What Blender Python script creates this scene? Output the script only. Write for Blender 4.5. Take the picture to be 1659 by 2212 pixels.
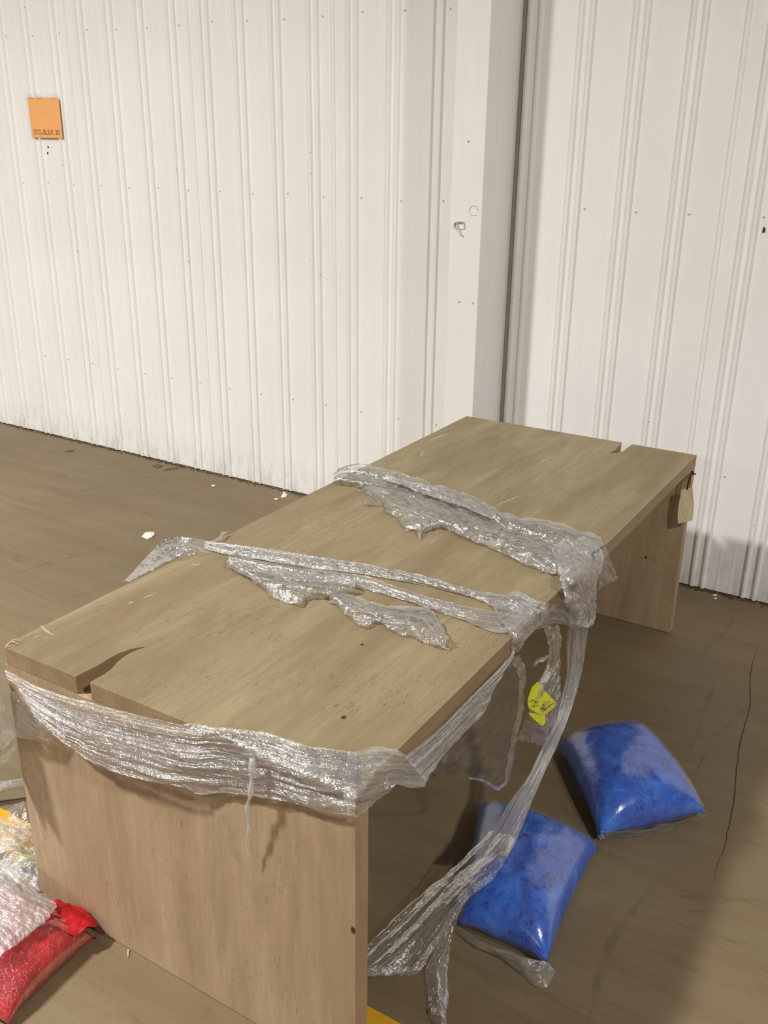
import bpy, bmesh, math, random
from mathutils import Vector, Matrix, noise
random.seed(7)
for o in list(bpy.data.objects): bpy.data.objects.remove(o)
SC = bpy.context.scene
COL = SC.collection

# ------------------------------------------------------------------ camera
W_PX, H_PX, F_PX = 1659.0, 2212.0, 2041.1
YAW, PITCH, ROLL = 0.5486, 1.1958, 0.0119
CAM = Vector((1.7864, -1.2004, 1.8814))
ROT = Matrix.Rotation(YAW, 3, 'Z') @ Matrix.Rotation(PITCH, 3, 'X') @ Matrix.Rotation(ROLL, 3, 'Z')
cd = bpy.data.cameras.new('camera'); cam = bpy.data.objects.new('camera', cd); COL.objects.link(cam)
cd.sensor_fit = 'VERTICAL'; cd.sensor_height = 36.0; cd.sensor_width = 27.0
cd.lens = F_PX / H_PX * 36.0
cd.clip_start = 0.02; cd.clip_end = 100
cam.matrix_world = Matrix.Translation(CAM) @ ROT.to_4x4()
SC.camera = cam
SC.view_settings.view_transform = 'Standard'
SC.view_settings.look = 'None'
SC.view_settings.gamma = 1.0
SC.view_settings.use_curve_mapping = False
SC.view_settings.exposure = 0.0
try:
    SC.cycles.transparent_max_bounces = 24
except Exception:
    pass

# ------------------------------------------------------------------ light
world = bpy.data.worlds.new('world'); SC.world = world; world.use_nodes = True
bg = world.node_tree.nodes['Background']
bg.inputs[0].default_value = (1.0, 0.96, 0.90, 1); bg.inputs[1].default_value = 0.038
def bay_or_fill(name, loc, watts, size, color):
    l = bpy.data.lights.new(name, 'AREA'); l.shape = 'DISK'; l.size = size
    l.energy = watts; l.color = color
    o = bpy.data.objects.new(name, l); COL.objects.link(o); o.location = loc
    return o
WARM = (1.0, 0.982, 0.955)
near_lamp = bay_or_fill('bay_or_fill_lamp', (-3.4, -3.35, 7.0), 860, 0.60, WARM)
near_lamp.data.spread = math.radians(132)   # reflector
bay_or_fill('bay_or_fill_lamp', (7.5, -2.5, 7.0), 720, 0.50, WARM)
for x, y in ((-6.0, -16.0), (2.5, -17.5), (6.5, -18.0)):  # added fill lamps, unseen behind the camera, to lift walls and table legs
    bay_or_fill('bay_or_fill_lamp', (x, y, 7.0), 600, 1.2, WARM)

# ------------------------------------------------------------------ helpers
def at(x, y, axis, val):
    """the point of the plane axis=val seen at a pixel of the photograph"""
    d = ROT @ Vector(((x - W_PX / 2) / F_PX, -(y - H_PX / 2) / F_PX, -1.0))
    t = (val - CAM[axis]) / d[axis]
    return CAM + d * t
def zat(x, y, z): return at(x, y, 2, z)

def empty(name, loc=(0, 0, 0)):
    o = bpy.data.objects.new(name, None); COL.objects.link(o); o.location = loc
    o.empty_display_size = 0.05
    return o
def tag(o, label=None, cat=None, group=None, kind=None):
    if label: o['label'] = label
    if cat: o['category'] = cat
    if group: o['group'] = group
    if kind: o['kind'] = kind
    return o
def wloc(o):
    v = Vector(o.location)
    while o.parent: o = o.parent; v += Vector(o.location)
    return v
def mesh_obj(name, verts, faces, mat, parent=None, smooth=False, origin=None, uvs=None):
    """verts in world space; the object's origin is its parent's base or `origin`"""
    base = Vector((0, 0, 0))
    if parent is not None: base = wloc(parent)
    org = Vector(origin) if origin is not None else base
    me = bpy.data.meshes.new(name)
    me.from_pydata([tuple(Vector(v) - org) for v in verts], [], faces)
    if smooth: me.polygons.foreach_set('use_smooth', [True] * len(me.polygons))
    if uvs is not None:
        ul = me.uv_layers.new(name='UVMap')
        for lp in me.loops: ul.data[lp.index].uv = uvs[lp.vertex_index]
    me.update()
    if mat: me.materials.append(mat)
    o = bpy.data.objects.new(name, me); COL.objects.link(o)
    if parent is not None: o.parent = parent
    o.location = org - base
    return o
def bm_obj(name, bm, mat, parent=None, smooth=False, origin=None):
    bmesh.ops.recalc_face_normals(bm, faces=bm.faces)
    vs = [v.co.copy() for v in bm.verts]
    bm.verts.index_update()
    fs = [[v.index for v in f.verts] for f in bm.faces]
    bm.free()
    return mesh_obj(name, vs, fs, mat, parent, smooth, origin)
def bm_box(bm, lo, hi, bevel=0.0):
    r = bmesh.ops.create_cube(bm, size=1.0)
    c = [(a + b) / 2 for a, b in zip(lo, hi)]; s = [b - a for a, b in zip(lo, hi)]
    for v in r['verts']:
        v.co = Vector((v.co[0] * s[0] + c[0], v.co[1] * s[1] + c[1], v.co[2] * s[2] + c[2]))
    if bevel:
        es = {e for v in r['verts'] for e in v.link_edges}
        bmesh.ops.bevel(bm, geom=list(es), offset=bevel, segments=2, profile=0.5, affect='EDGES')
def prism(outline, z0, z1, bevel=0.0):
    """outline in XY extruded between z0 and z1"""
    bm = bmesh.new()
    vs = [bm.verts.new((x, y, z0)) for x, y in outline]
    f = bm.faces.new(vs)
    r = bmesh.ops.extrude_face_region(bm, geom=[f])
    for v in r['geom']:
        if isinstance(v, bmesh.types.BMVert): v.co.z = z1
    bmesh.ops.recalc_face_normals(bm, faces=bm.faces)
    if bevel:
        bmesh.ops.bevel(bm, geom=[e for e in bm.edges if e.calc_face_angle(0) > 0.6], offset=bevel, segments=2, profile=0.5, affect='EDGES')
    return bm
def catmull(pts, n):
    """n points, evenly spaced by length, on a smooth curve through pts"""
    P = [Vector(p) for p in pts]
    if len(P) == 2: P = [P[0], P[0].lerp(P[1], .5), P[1]]
    dense = []
    for i in range(len(P) - 1):
        p0 = P[max(i - 1, 0)]; p1 = P[i]; p2 = P[i + 1]; p3 = P[min(i + 2, len(P) - 1)]
        for k in range(12):
            t = k / 12.0
            dense.append(0.5 * ((2 * p1) + (p2 - p0) * t + (2 * p0 - 5 * p1 + 4 * p2 - p3) * t * t + (3 * p1 - p0 - 3 * p2 + p3) * t ** 3))
    dense.append(P[-1])
    acc = [0.0]
    for a, b in zip(dense, dense[1:]): acc.append(acc[-1] + (b - a).length)
    out = []; j = 0
    for i in range(n):
        s = acc[-1] * i / (n - 1)
        while j < len(acc) - 2 and acc[j + 1] < s: j += 1
        d = acc[j + 1] - acc[j]
        out.append(dense[j].lerp(dense[j + 1], (s - acc[j]) / d if d > 1e-9 else 0))
    return out
def tube_mesh(path, r, sides=6, n=None, taper=None):
    pts = catmull(path, n or max(6, len(path) * 4))
    vs, fs = [], []
    up = Vector((0.3, 0.2, 0.93))
    for i, p in enumerate(pts):
        d = (pts[min(i + 1, len(pts) - 1)] - pts[max(i - 1, 0)]).normalized()
        a = d.cross(up)
        if a.length < 1e-4: a = d.cross(Vector((1, 0, 0)))
        a.normalize(); b = d.cross(a)
        rr = r * (taper(i / (len(pts) - 1)) if taper else 1)
        for k in range(sides):
            t = 2 * math.pi * k / sides
            vs.append(p + a * math.cos(t) * rr + b * math.sin(t) * rr)
    for i in range(len(pts) - 1):
        for k in range(sides):
            k2 = (k + 1) % sides
            fs.append([i * sides + k, i * sides + k2, (i + 1) * sides + k2, (i + 1) * sides + k])
    fs.append(list(range(sides))[::-1]); fs.append([(len(pts) - 1) * sides + k for k in range(sides)])
    return vs, fs

# ------------------------------------------------------------------ materials
def srgb(r, g, b):
    f = lambda c: (c / 255 / 12.92) if c / 255 <= 0.04045 else ((c / 255 + 0.055) / 1.055) ** 2.4
    return (f(r), f(g), f(b), 1.0)
class NT:
    def __init__(s, name):
        s.m = bpy.data.materials.new(name); s.m.use_nodes = True
        s.t = s.m.node_tree; s.t.nodes.clear()
        s.out = s.n('ShaderNodeOutputMaterial')
    def n(s, typ, **kw):
        nd = s.t.nodes.new(typ)
        for k, v in kw.items():
            if k.startswith('_'): setattr(nd, k[1:], v)
            else: nd.inputs[k.replace('__', ' ')].default_value = v
        return nd
    def l(s, a, b): s.t.links.new(a, b)
    def coord(s, scale=(1, 1, 1), rot=(0, 0, 0), kind='Object'):
        tc = s.n('ShaderNodeTexCoord'); mp = s.n('ShaderNodeMapping')
        mp.inputs['Scale'].default_value = scale; mp.inputs['Rotation'].default_value = rot
        s.l(tc.outputs[kind], mp.inputs['Vector']); return mp.outputs[0]
    def noise(s, vec, scale, detail=3, rough=.55, dist=0):
        nd = s.n('ShaderNodeTexNoise'); nd.inputs['Scale'].default_value = scale
        nd.inputs['Detail'].default_value = detail; nd.inputs['Roughness'].default_value = rough
        nd.inputs['Distortion'].default_value = dist
        s.l(vec, nd.inputs['Vector']); return nd.outputs['Fac']
    def ramp(s, fac, stops, interp='LINEAR'):
        nd = s.n('ShaderNodeValToRGB'); cr = nd.color_ramp; cr.interpolation = interp
        while len(cr.elements) < len(stops): cr.elements.new(0.5)
        for e, (p, c) in zip(cr.elements, stops):
            e.position = p; e.color = c if len(c) == 4 else (*c, 1)
        s.l(fac, nd.inputs[0]); return nd.outputs[0]
    def gray(s, fac, stops): return s.ramp(fac, [(p, (v, v, v, 1)) for p, v in stops])
    def mix(s, fac, a, b, blend='MIX'):
        nd = s.n('ShaderNodeMix'); nd.data_type = 'RGBA'; nd.blend_type = blend
        for sock, val in ((nd.inputs[0], fac), (nd.inputs[6], a), (nd.inputs[7], b)):
            if hasattr(val, 'is_linked') or hasattr(val, 'links'): s.l(val, sock)
            else: sock.default_value = val
        return nd.outputs[2]
    def math(s, op, a, b=0.0):
        nd = s.n('ShaderNodeMath'); nd.operation = op
        for sock, val in ((nd.inputs[0], a), (nd.inputs[1], b)):
            if hasattr(val, 'links'): s.l(val, sock)
            else: sock.default_value = val
        return nd.outputs[0]
    def bump(s, h, strength=.3, dist=.002, normal=None):
        nd = s.n('ShaderNodeBump'); nd.inputs['Strength'].default_value = strength; nd.inputs['Distance'].default_value = dist
        s.l(h, nd.inputs['Height'])
        if normal is not None: s.l(normal, nd.inputs['Normal'])
        return nd.outputs[0]
    def principled(s, color, rough=.5, spec=.5, normal=None, **kw):
        p = s.n('ShaderNodeBsdfPrincipled')
        if hasattr(color, 'links'): s.l(color, p.inputs['Base Color'])
        else: p.inputs['Base Color'].default_value = color
        if hasattr(rough, 'links'): s.l(rough, p.inputs['Roughness'])
        else: p.inputs['Roughness'].default_value = rough
        p.inputs['Specular IOR Level'].default_value = spec
        for k, v in kw.items(): p.inputs[k.replace('__', ' ')].default_value = v
        if normal is not None: s.l(normal, p.inputs['Normal'])
        s.l(p.outputs[0], s.out.inputs[0]); return p

def mat_plain(name, color, rough=.5, spec=.4, scale=60, var=.12, bump=.15):
    t = NT(name); v = t.coord(); f = t.noise(v, scale, 4)
    d = tuple(c * (1 - var) for c in color[:3]) + (1,)
    b = tuple(min(1, c * (1 + var)) for c in color[:3]) + (1,)
    c = t.ramp(f, [(.3, d), (.7, b)])
    t.principled(c, rough, spec, t.bump(f, bump, .001))
    return t.m

def mat_wood(name, axis, tone=1.0, pore=1.0, pal=((146, 127, 95), (166, 149, 115), (182, 166, 132))):
    t = NT(name)
    def sc(along, across):
        s = [across] * 3; s[axis] = along; return tuple(s)
    broad = t.noise(t.coord(sc(1.3, 6.0)), 1.0, 4, .6, .4)
    fine = t.noise(t.coord(sc(3.0, 70.0)), 1.0, 5, .65)
    cloud = t.noise(t.coord((3.1, 3.1, 3.1)), 1.0, 3, .6)
    lo, mi, hi = [tuple(tone * c for c in srgb(*x)[:3]) + (1,) for x in pal]
    base = t.ramp(broad, [(.28, lo), (.5, mi), (.75, hi)])
    base = t.mix(t.gray(fine, [(.35, 0.0), (.75, .40)]), base, tuple(c * .72 for c in lo[:3]) + (1,))
    base = t.mix(t.gray(cloud, [(.35, .0), (.7, .35)]), base, (mi[0] * .80, mi[1] * .74, mi[2] * .70, 1))
    # open pores: short dark dashes along the grain
    dash = t.noise(t.coord(sc(34.0, 330.0)), 1.0, 1.5, .5)
    patch = t.noise(t.coord((5, 5, 5)), 1.0, 2, .5)
    dm = t.math('MULTIPLY', t.gray(dash, [(.64, 0), (.72, .75 * pore)]), t.gray(patch, [(.38, .15), (.62, .9)]))
    big = t.noise(t.coord(sc(20.0, 150.0)), 1.0, 1.0, .5)
    bmk = t.math('MULTIPLY', t.gray(big, [(.69, 0), (.75, .85 * pore)]), t.gray(patch, [(.45, 0), (.65, .8)]))
    dm = t.math('MAXIMUM', dm, bmk)
    base = t.mix(dm, base, tuple(c * .33 for c in lo[:3]) + (1,))
    # cloudy smears along the grain and tiny specks
    smear = t.noise(t.coord(sc(3.2, 15.0), (.12, .12, .12)), 1.0, 4, .62, .5)
    base = t.mix(t.gray(smear, [(.46, 0), (.72, .42)]), base, tuple(c * .70 for c in lo[:3]) + (1,))
    spk = t.noise(t.coord(sc(150.0, 260.0)), 1.0, 1, .5)
    base = t.mix(t.math('MULTIPLY', t.gray(spk, [(.66, 0), (.74, .55)]), t.gray(patch, [(.40, .25), (.62, 1)])), base, tuple(c * .45 for c in lo[:3]) + (1,))
    # pale rubbed streaks
    scr = t.noise(t.coord(sc(5.0, 120.0), (0.1, 0.05, 0.25)), 1.0, 2, .5)
    sm = t.gray(scr, [(.755, 0), (.79, .55)])
    base = t.mix(sm, base, tuple(min(1, c * 1.35) for c in hi[:3]) + (1,))
    h = t.math('SUBTRACT', fine, t.math('MULTIPLY', dm, 1.2))
    t.principled(base, .62, .25, t.bump(h, .25, .0012))
    return t.m

def mat_wall():
    t = NT('painted_steel')
    dirt = t.noise(t.coord((40, 40, 2.2)), 1.0, 4, .6)
    cloud = t.noise(t.coord((1.6, 1.6, 1.2)), 1.0, 3, .6)
    c = t.ramp(cloud, [(.3, srgb(236, 233, 228)), (.7, srgb(244, 242, 238))])
    c = t.mix(t.gray(dirt, [(.55, 0), (.9, .10)]), c, srgb(178, 168, 152))
    # kicked-up grime in the lowest hand's breadth of the sheets
    sep = t.n('ShaderNodeSeparateXYZ'); t.l(t.coord(), sep.inputs[0])
    low = t.gray(sep.outputs[2], [(.0, 1), (.22, 0)])
    g = t.noise(t.coord((30, 30, 9)), 1.0, 4, .65)
    c = t.mix(t.math('MULTIPLY', low, t.gray(g, [(.42, 0), (.72, .50)])), c, srgb(150, 136, 112))
    spk = t.noise(t.coord((55, 55, 40)), 1.0, 1, .4)
    c = t.mix(t.gray(spk, [(.80, 0), (.83, .6)]), c, srgb(130, 120, 105))
    t.principled(c, .5, .35, t.bump(cloud, .05, .004))
    return t.m

def mat_floor():
    t = NT('worn_concrete')
    big = t.noise(t.coord((.9, .9, .9)), 1.0, 5, .6, .3)
    streak = t.noise(t.coord((1.0, 9.0, 1.0), (0, 0, math.radians(-24))), 1.0, 4, .6, .6)
    streak2 = t.noise(t.coord((3.0, 20.0, 1.0), (0, 0, math.radians(-20))), 1.0, 5, .65, 1.3)
    fine = t.noise(t.coord((60, 60, 60)), 1.0, 4, .7)
    c = t.ramp(big, [(.3, srgb(112, 97, 71)), (.5, srgb(122, 106, 80)), (.72, srgb(134, 119, 92))])
    c = t.mix(t.gray(streak, [(.42, 0), (.72, .50)]), c, srgb(108, 86, 60))
    c = t.mix(t.gray(streak, [(.22, .35), (.40, 0)]), c, srgb(130, 121, 94))
    c = t.mix(t.gray(streak2, [(.54, 0), (.78, .46)]), c, srgb(84, 67, 46))
    c = t.mix(t.gray(fine, [(.45, 0), (.8, .25)]), c, srgb(98, 85, 65))
    t.principled(c, t.gray(big, [(.3, .5), (.7, .62)]), .3, t.bump(fine, .12, .002))
    return t.m

def mat_film(name, lo, hi, streak=(3, 40), gloss=.5, rough=.25, tint=(.93, .92, .90), bump=.6, crumple=(26, 9), spark=.10):
    """stretch wrap: see-through, milky where it is pleated, with sharp highlights"""
    t = NT(name)
    s1 = t.noise(t.coord((streak[0], streak[1], 1), kind='UV'), 1.0, 5, .62, .35)
    s2 = t.noise(t.coord((streak[0] * 3.0, streak[1] * 3.2, 1), kind='UV'), 1.0, 4, .65, .6)
    s3 = t.noise(t.coord((streak[0] * 9, streak[1] * 3.4, 1), kind='UV'), 1.0, 2, .5, 1.2)
    ob = t.coord()
    cr = t.noise(ob, crumple[0], 4, .6, .8)
    h = t.math('ADD', t.math('MULTIPLY', s1, .6), t.math('ADD', t.math('MULTIPLY', s2, .35), t.math('MULTIPLY', cr, .45)))
    nrm = t.bump(h, bump, .010)
    nrm = t.bump(t.math('ADD', s3, t.math('MULTIPLY', t.noise(ob, 95, 1.5, .5, 1.0), .9)), min(1, bump * .9), .0045, nrm)
    f = t.math('ADD', t.math('MULTIPLY', s1, .5), t.math('ADD', t.math('MULTIPLY', s2, .3), t.math('MULTIPLY', cr, .2)))
    haze = t.gray(f, [(.36, lo), (.50, lo + (hi - lo) * .38), (.66, hi)])
    tr = t.n('ShaderNodeBsdfTransparent'); tr.inputs[0].default_value = (.975, .97, .965, 1)
    df = t.n('ShaderNodeBsdfDiffuse'); df.inputs[0].default_value = (*tint, 1); t.l(nrm, df.inputs['Normal'])
    tl = t.n('ShaderNodeBsdfTranslucent'); tl.inputs[0].default_value = (*tint, 1)
    mx0 = t.n('ShaderNodeMixShader'); mx0.inputs[0].default_value = .30
    t.l(df.outputs[0], mx0.inputs[1]); t.l(tl.outputs[0], mx0.inputs[2])
    mx1 = t.n('ShaderNodeMixShader'); t.l(haze, mx1.inputs[0]); t.l(tr.outputs[0], mx1.inputs[1]); t.l(mx0.outputs[0], mx1.inputs[2])
    gl = t.n('ShaderNodeBsdfGlossy'); gl.inputs['Roughness'].default_value = rough; gl.inputs[0].default_value = (1, 1, 1, 1); t.l(nrm, gl.inputs['Normal'])
    lw = t.n('ShaderNodeLayerWeight'); lw.inputs[0].default_value = .30
    fr = t.math('ADD', t.math('MULTIPLY', lw.outputs['Fresnel'], gloss), spark * gloss)
    mx2 = t.n('ShaderNodeMixShader'); t.l(fr, mx2.inputs[0]); t.l(mx1.outputs[0], mx2.inputs[1]); t.l(gl.outputs[0], mx2.inputs[2])
    t.l(mx2.outputs[0], t.out.inputs[0])
    return t.m

# ------------------------------------------------------------------ the setting
YW = 2.860
M_WALL = mat_wall(); M_FLOOR = mat_floor()
M_DARK = mat_plain('gap_shade', srgb(128, 116, 102), .8, .1)  # backing colour carries the shade of the gap beside the column
M_DIRT = mat_plain('dirt', srgb(84, 70, 50), .95, .05, 90, .4)
M_YELLOW_PAINT = mat_plain('yellow_floor_paint', srgb(214, 160, 24), .55, .3, 40, .15)
M_SCREW = mat_plain('screw_head', srgb(200, 192, 178), .45, .4)
M_CRACK = mat_plain('crack_grime', srgb(66, 52, 36), .9, .1, 120, .3)

floor = mesh_obj('floor', [(-9, -7, 0), (9, -7, 0), (9, 3.3, 0), (-9, 3.3, 0), (-9, -7, -.2), (9, -7, -.2), (9, 3.3, -.2), (-9, 3.3, -.2)],
                 [[0, 1, 2, 3], [7, 6, 5, 4], [0, 4, 5, 1], [1, 5, 6, 2], [2, 6, 7, 3], [3, 7, 4, 0]], M_FLOOR)
tag(floor, 'worn brown grey concrete warehouse floor', kind='structure')

# painted safety line under the near table end, cracks and tyre marks: wear with a shape of its own
def strip(name, pts, width, z, mat, parent, n=40, jit=.0, seed=0):
    P = catmull([Vector((x, y, z)) for x, y in pts], n)
    vs, fs = [], []
    for i, p in enumerate(P):
        d = (P[min(i + 1, n - 1)] - P[max(i - 1, 0)]).normalized(); s = Vector((-d.y, d.x, 0))
        w = width * (0.75 + .4 * noise.noise(Vector((i * .37, seed, 0)))) * min(1, .1 + 4 * min(i, n - 1 - i) / n) if jit else width
        off = jit * noise.noise(Vector((i * .55, seed + 9.1, 0)))
        vs += [p + s * (off + w / 2), p + s * (off - w / 2)]
    for i in range(n - 1): fs.append([2 * i, 2 * i + 1, 2 * i + 3, 2 * i + 2])
    return mesh_obj(name, vs, fs, mat, parent)
strip('painted_line', [(-6, .118), (-2, .119), (0, .118), (2, .12), (5, .12)], .118, .0006, M_YELLOW_PAINT, floor, 8)
tl = NT('tyre_rubber_smear')
_s = tl.noise(tl.coord((14, 14, 14)), 1.0, 4, .65)
_p = tl.principled(srgb(70, 58, 44), .8, .1)
tl.l(tl.gray(_s, [(.40, .0), (.75, .22)]), _p.inputs['Alpha'])
M_TYRE = tl.m
def fl(*px): return [tuple(zat(x, y, 0)[:2]) for x, y in px]
strip('floor_crack', fl((1640, 1385), (1622, 1450), (1619, 1528), (1602, 1590), (1592, 1650), (1585, 1735), (1573, 1790), (1568, 1820), (1553, 1860), (1540, 1905)), .0042, .0005, M_CRACK, floor, 70, .004, 3)
strip('floor_crack', fl((1662, 1498), (1630, 1518), (1605, 1537), (1575, 1565), (1535, 1600), (1512, 1655), (1490, 1700)), .010, .0004, M_TYRE, floor, 50, .008, 5)
strip('tyre_mark', fl((1420, 1938), (1500, 1937), (1580, 1941), (1665, 1950)), .018, .0004, M_TYRE, floor, 40, .006, 7)
strip('tyre_mark', fl((1390, 1978), (1470, 1997), (1570, 2030), (1665, 2050)), .014, .0004, M_TYRE, floor, 40, .006, 8)
strip('tyre_mark', fl((1440, 1975), (1530, 1968), (1610, 1990), (1665, 2010)), .010, .0004, M_TYRE, floor, 40, .006, 9)
strip('tyre_mark', fl((1500, 1430), (1560, 1370), (1590, 1330)), .016, .0004, M_TYRE, floor, 30, .006, 10)
strip('tyre_mark', fl((1470, 1640), (1500, 1600), (1520, 1540), (1550, 1450)), .020, .0004, M_TYRE, floor, 30, .01, 11)
strip('tyre_mark', fl((1400, 1930), (1330, 2020), (1290, 2120), (1270, 2215)), .028, .0004, M_TYRE, floor, 40, .01, 12)
strip('tyre_mark', fl((-20, 1108), (130, 1072), (270, 1040)), .02, .0004, M_TYRE, floor, 30, .012, 13)
strip('tyre_mark', fl((-20, 1255), (180, 1195), (330, 1160)), .02, .0004, M_TYRE, floor, 30, .012, 14)
strip('tyre_mark', fl((60, 1320), (150, 1292), (260, 1262)), .012, .0004, M_TYRE, floor, 30, .008, 15)

# --- ribbed steel sheets of the back wall
PITCH_X, WALL_H = 0.2245, 6.0
def sheet_profile(width, first, nrib, lap):
    """(x, depth towards the room) along one sheet"""
    pts = [(0.0, 0.0)]
    if lap: pts += [(0.0005, .006), (.014, .0065), (.018, .001)]
    for k in range(nrib):
        c = first + k * PITCH_X
        for s in (-.0235, .0235):
            a = c + s
            pts += [(a - .0115, 0), (a - .0040, .0115), (a + .0040, .0115), (a + .0115, 0)]
        for m in (.085, .140):       # two shallow stiffening ribs in each pan
            a = c + m
            if a + .02 < width: pts += [(a - .008, 0), (a - .003, .0009), (a + .003, .0009), (a + .008, 0)]
    pts.append((width, 0.0))
    pts.sort(key=lambda q: q[0])
    return pts
def sheet_mesh(name, prof):
    vs, fs = [], []
    zs = (0.006, 1.5, 3.0, WALL_H)
    for x, d in prof:
        for z in zs: vs.append((x, -d, z))
    n = len(zs)
    for i in range(len(prof) - 1):
        for j in range(n - 1):
            a = i * n + j
            fs.append([a, a + n, a + n + 1, a + 1])
    me = bpy.data.meshes.new(name); me.from_pydata(vs, [], fs); me.materials.append(M_WALL); me.update()
    return me
SHEET_W = PITCH_X * 4
me_sheet = sheet_mesh('wall_sheet', sheet_profile(SHEET_W, .117, 4, True))
def screws_mesh(name, first, nrib, zs):
    vs, fs = [], []
    for z in zs:
        for k in range(nrib):
            cx = first + k * PITCH_X + .052 + random.uniform(-.004, .004); cz = z + random.uniform(-.006, .006)
            b = len(vs); r = .0042
            vs.append((cx, -.0045, cz))
            for rr, d in ((r, -.0035), (r, 0.001)):
                for q in range(8):
                    a = q * math.pi / 4; vs.append((cx + rr * math.cos(a), d, cz + rr * math.sin(a)))
            for q in range(8):
                q2 = (q + 1) % 8
                fs.append([b, b + 1 + q2, b + 1 + q]); fs.append([b + 1 + q, b + 1 + q2, b + 9 + q2, b + 9 + q])
    me = bpy.data.meshes.new(name); me.from_pydata(vs, [], fs); me.materials.append(M_SCREW); me.update(); return me
me_screw = screws_mesh('sheet_screws', .117, 4, (.55, 1.62, 2.42))
def place_sheets(wall, xs):
    for x in xs:
        o = bpy.data.objects.new('wall_sheet', me_sheet); COL.objects.link(o); o.parent = wall
        o.location = Vector((x, YW, 0)) - Vector(wall.location)
        s = bpy.data.objects.new('screw_heads', me_screw); COL.objects.link(s); s.parent = o; s['kind'] = 'stuff'
wl = empty('wall_left', (-3.0, YW, 0)); tag(wl, 'white ribbed steel wall left of the column', kind='structure')
wr = empty('wall_right', (1.6, YW, 0)); tag(wr, 'white ribbed steel wall right of the column', kind='structure')
# ribs of the left sheets fall at -0.445, -0.6695 ...; of the right sheets at 0.24, 0.4645 ...; a lap shows at 0.86
XL0 = -0.445 - .117 - 3 * PITCH_X + PITCH_X
place_sheets(wl, [XL0 - k * SHEET_W for k in range(9)])
place_sheets(wr, [.861 + k * SHEET_W for k in range(5)])
prof = [(x - .0, d) for x, d in sheet_profile(.889, .240 + .026 - PITCH_X, 4, False)]
me_first = sheet_mesh('wall_sheet', prof)
o = bpy.data.objects.new('wall_sheet', me_first); COL.objects.link(o); o.parent = wr; o.location = Vector((-.026, YW, 0)) - Vector(wr.location)
s = bpy.data.objects.new('screw_heads', screws_mesh('sheet_screws', .266, 3, (.55, 1.62, 2.42))); COL.objects.link(s); s.parent = o; s['kind'] = 'stuff'
# solid backing of the wall (the cavity behind the sheets)
bm = bmesh.new(); bm_box(bm, (-9, YW + .035, 0), (9, YW + .10, WALL_H)); bm_obj('wall_backing', bm, M_DARK, wl)

# --- column
colm = empty('column', (-.16, YW - .11, 0)); tag(colm, 'white painted steel column standing against the ribbed wall', kind='structure')
bm = bmesh.new()
bm.free()
cprof = [(-.212, YW + .03), (-.212, YW - .27), (-.0615, YW - .27), (-.0615, YW - .165), (-.0655, YW - .158), (-.0655, YW - .145), (-.049, YW - .02), (-.0475, YW + .03)]
bm = prism([(x, y) for x, y in cprof], 0.0, WALL_H, .002)
M_COL = mat_wall(); M_COL.name = 'column_paint'
bm_obj('column_body', bm, M_COL, colm)
bm = bmesh.new(); bm_box(bm, (-.0475, YW + .002, 0), (-.024, YW + .006, WALL_H)); bm_obj('gap_shade_strip', bm, mat_plain('gap_shade_strip', srgb(150, 138, 124), .7, .2), colm)  # strip added to lighten the column gap, flange shade put into its colour
YC = YW - .27
def c_at(x, y): return at(x, y, 1, YC - .003)
bits = [c_at(981, 487), c_at(984, 481), c_at(996, 479), c_at(1002, 481), c_at(1003, 494), c_at(994, 495), c_at(983, 492), c_at(981, 486)]
v, f = tube_mesh([p + Vector((0, -.004 * math.sin(i), 0)) for i, p in enumerate(bits)], .0032, 6, 40)
hk = mesh_obj('wire_hook', v, f, M_SCREW, colm)
v, f = tube_mesh([c_at(987, 482), c_at(989, 489), c_at(992, 496), c_at(995, 503), c_at(999, 510)], .0042, 6, 16)
mesh_obj('hook_tail', v, f, M_SCREW, hk)
ring = [c_at(1023 + 9 * math.cos(a), 455 + 11 * math.sin(a)) + Vector((0, .002, 0)) for a in [math.radians(q) for q in range(60, 375, 15)]]
v, f = tube_mesh(ring, .0012, 5, 40); mesh_obj('ring_scratch', v, f, mat_plain('scratch_grey', srgb(196, 188, 172), .6), colm)
for px in ((992, 652), (1022, 655), (1012, 305)):
    p = at(px[0], px[1], 1, YC)
    bm = bmesh.new(); bmesh.ops.create_uvsphere(bm, u_segments=8, v_segments=5, radius=.0055)
    for vv in bm.verts: vv.co = Vector((vv.co.x, vv.co.y * .5, vv.co.z)) + p
    bm_obj('rivet', bm, M_SCREW, colm, True)

# --- crumbly dirt along the foot of the wall
vs, fs = [], []
def crumb(c, r, seed):
    b = len(vs)
    ico = [(0, 0, 1), (.9, 0, .3), (.28, .85, .3), (-.72, .53, .3), (-.72, -.53, .3), (.28, -.85, .3), (0, 0, -.3)]
    for k, q in enumerate(ico):
        w = r * (1 + .6 * noise.noise(Vector((seed * 1.7, k * 2.3, 0))))
        vs.append((c[0] + q[0] * w * 1.5, c[1] + q[1] * w, max(.0003, c[2] + q[2] * w * .6)))
    for k in range(5):
        k2 = (k + 1) % 5
        fs.append([b, b + 1 + k, b + 1 + k2]); fs.append([b + 6, b + 1 + k2, b + 1 + k])
rng = random.Random(11)
for i in range(2600):
    x = rng.uniform(-4.8, 2.2)
    dens = .5 + .5 * noise.noise(Vector((x * 3.1, 2.2, 0)))
    if rng.random() > dens + .25: continue
    y = YW - .006 - abs(rng.gauss(0, .012)); crumb((x, y, .001), rng.uniform(.002, .0065), i)
dirt = mesh_obj('wall_foot_dirt', vs, fs, M_DIRT, None, origin=(-1, YW - .02, 0))
tag(dirt, 'dark crumbs of dirt along the foot of the ribbed wall', 'dirt', kind='stuff')

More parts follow.
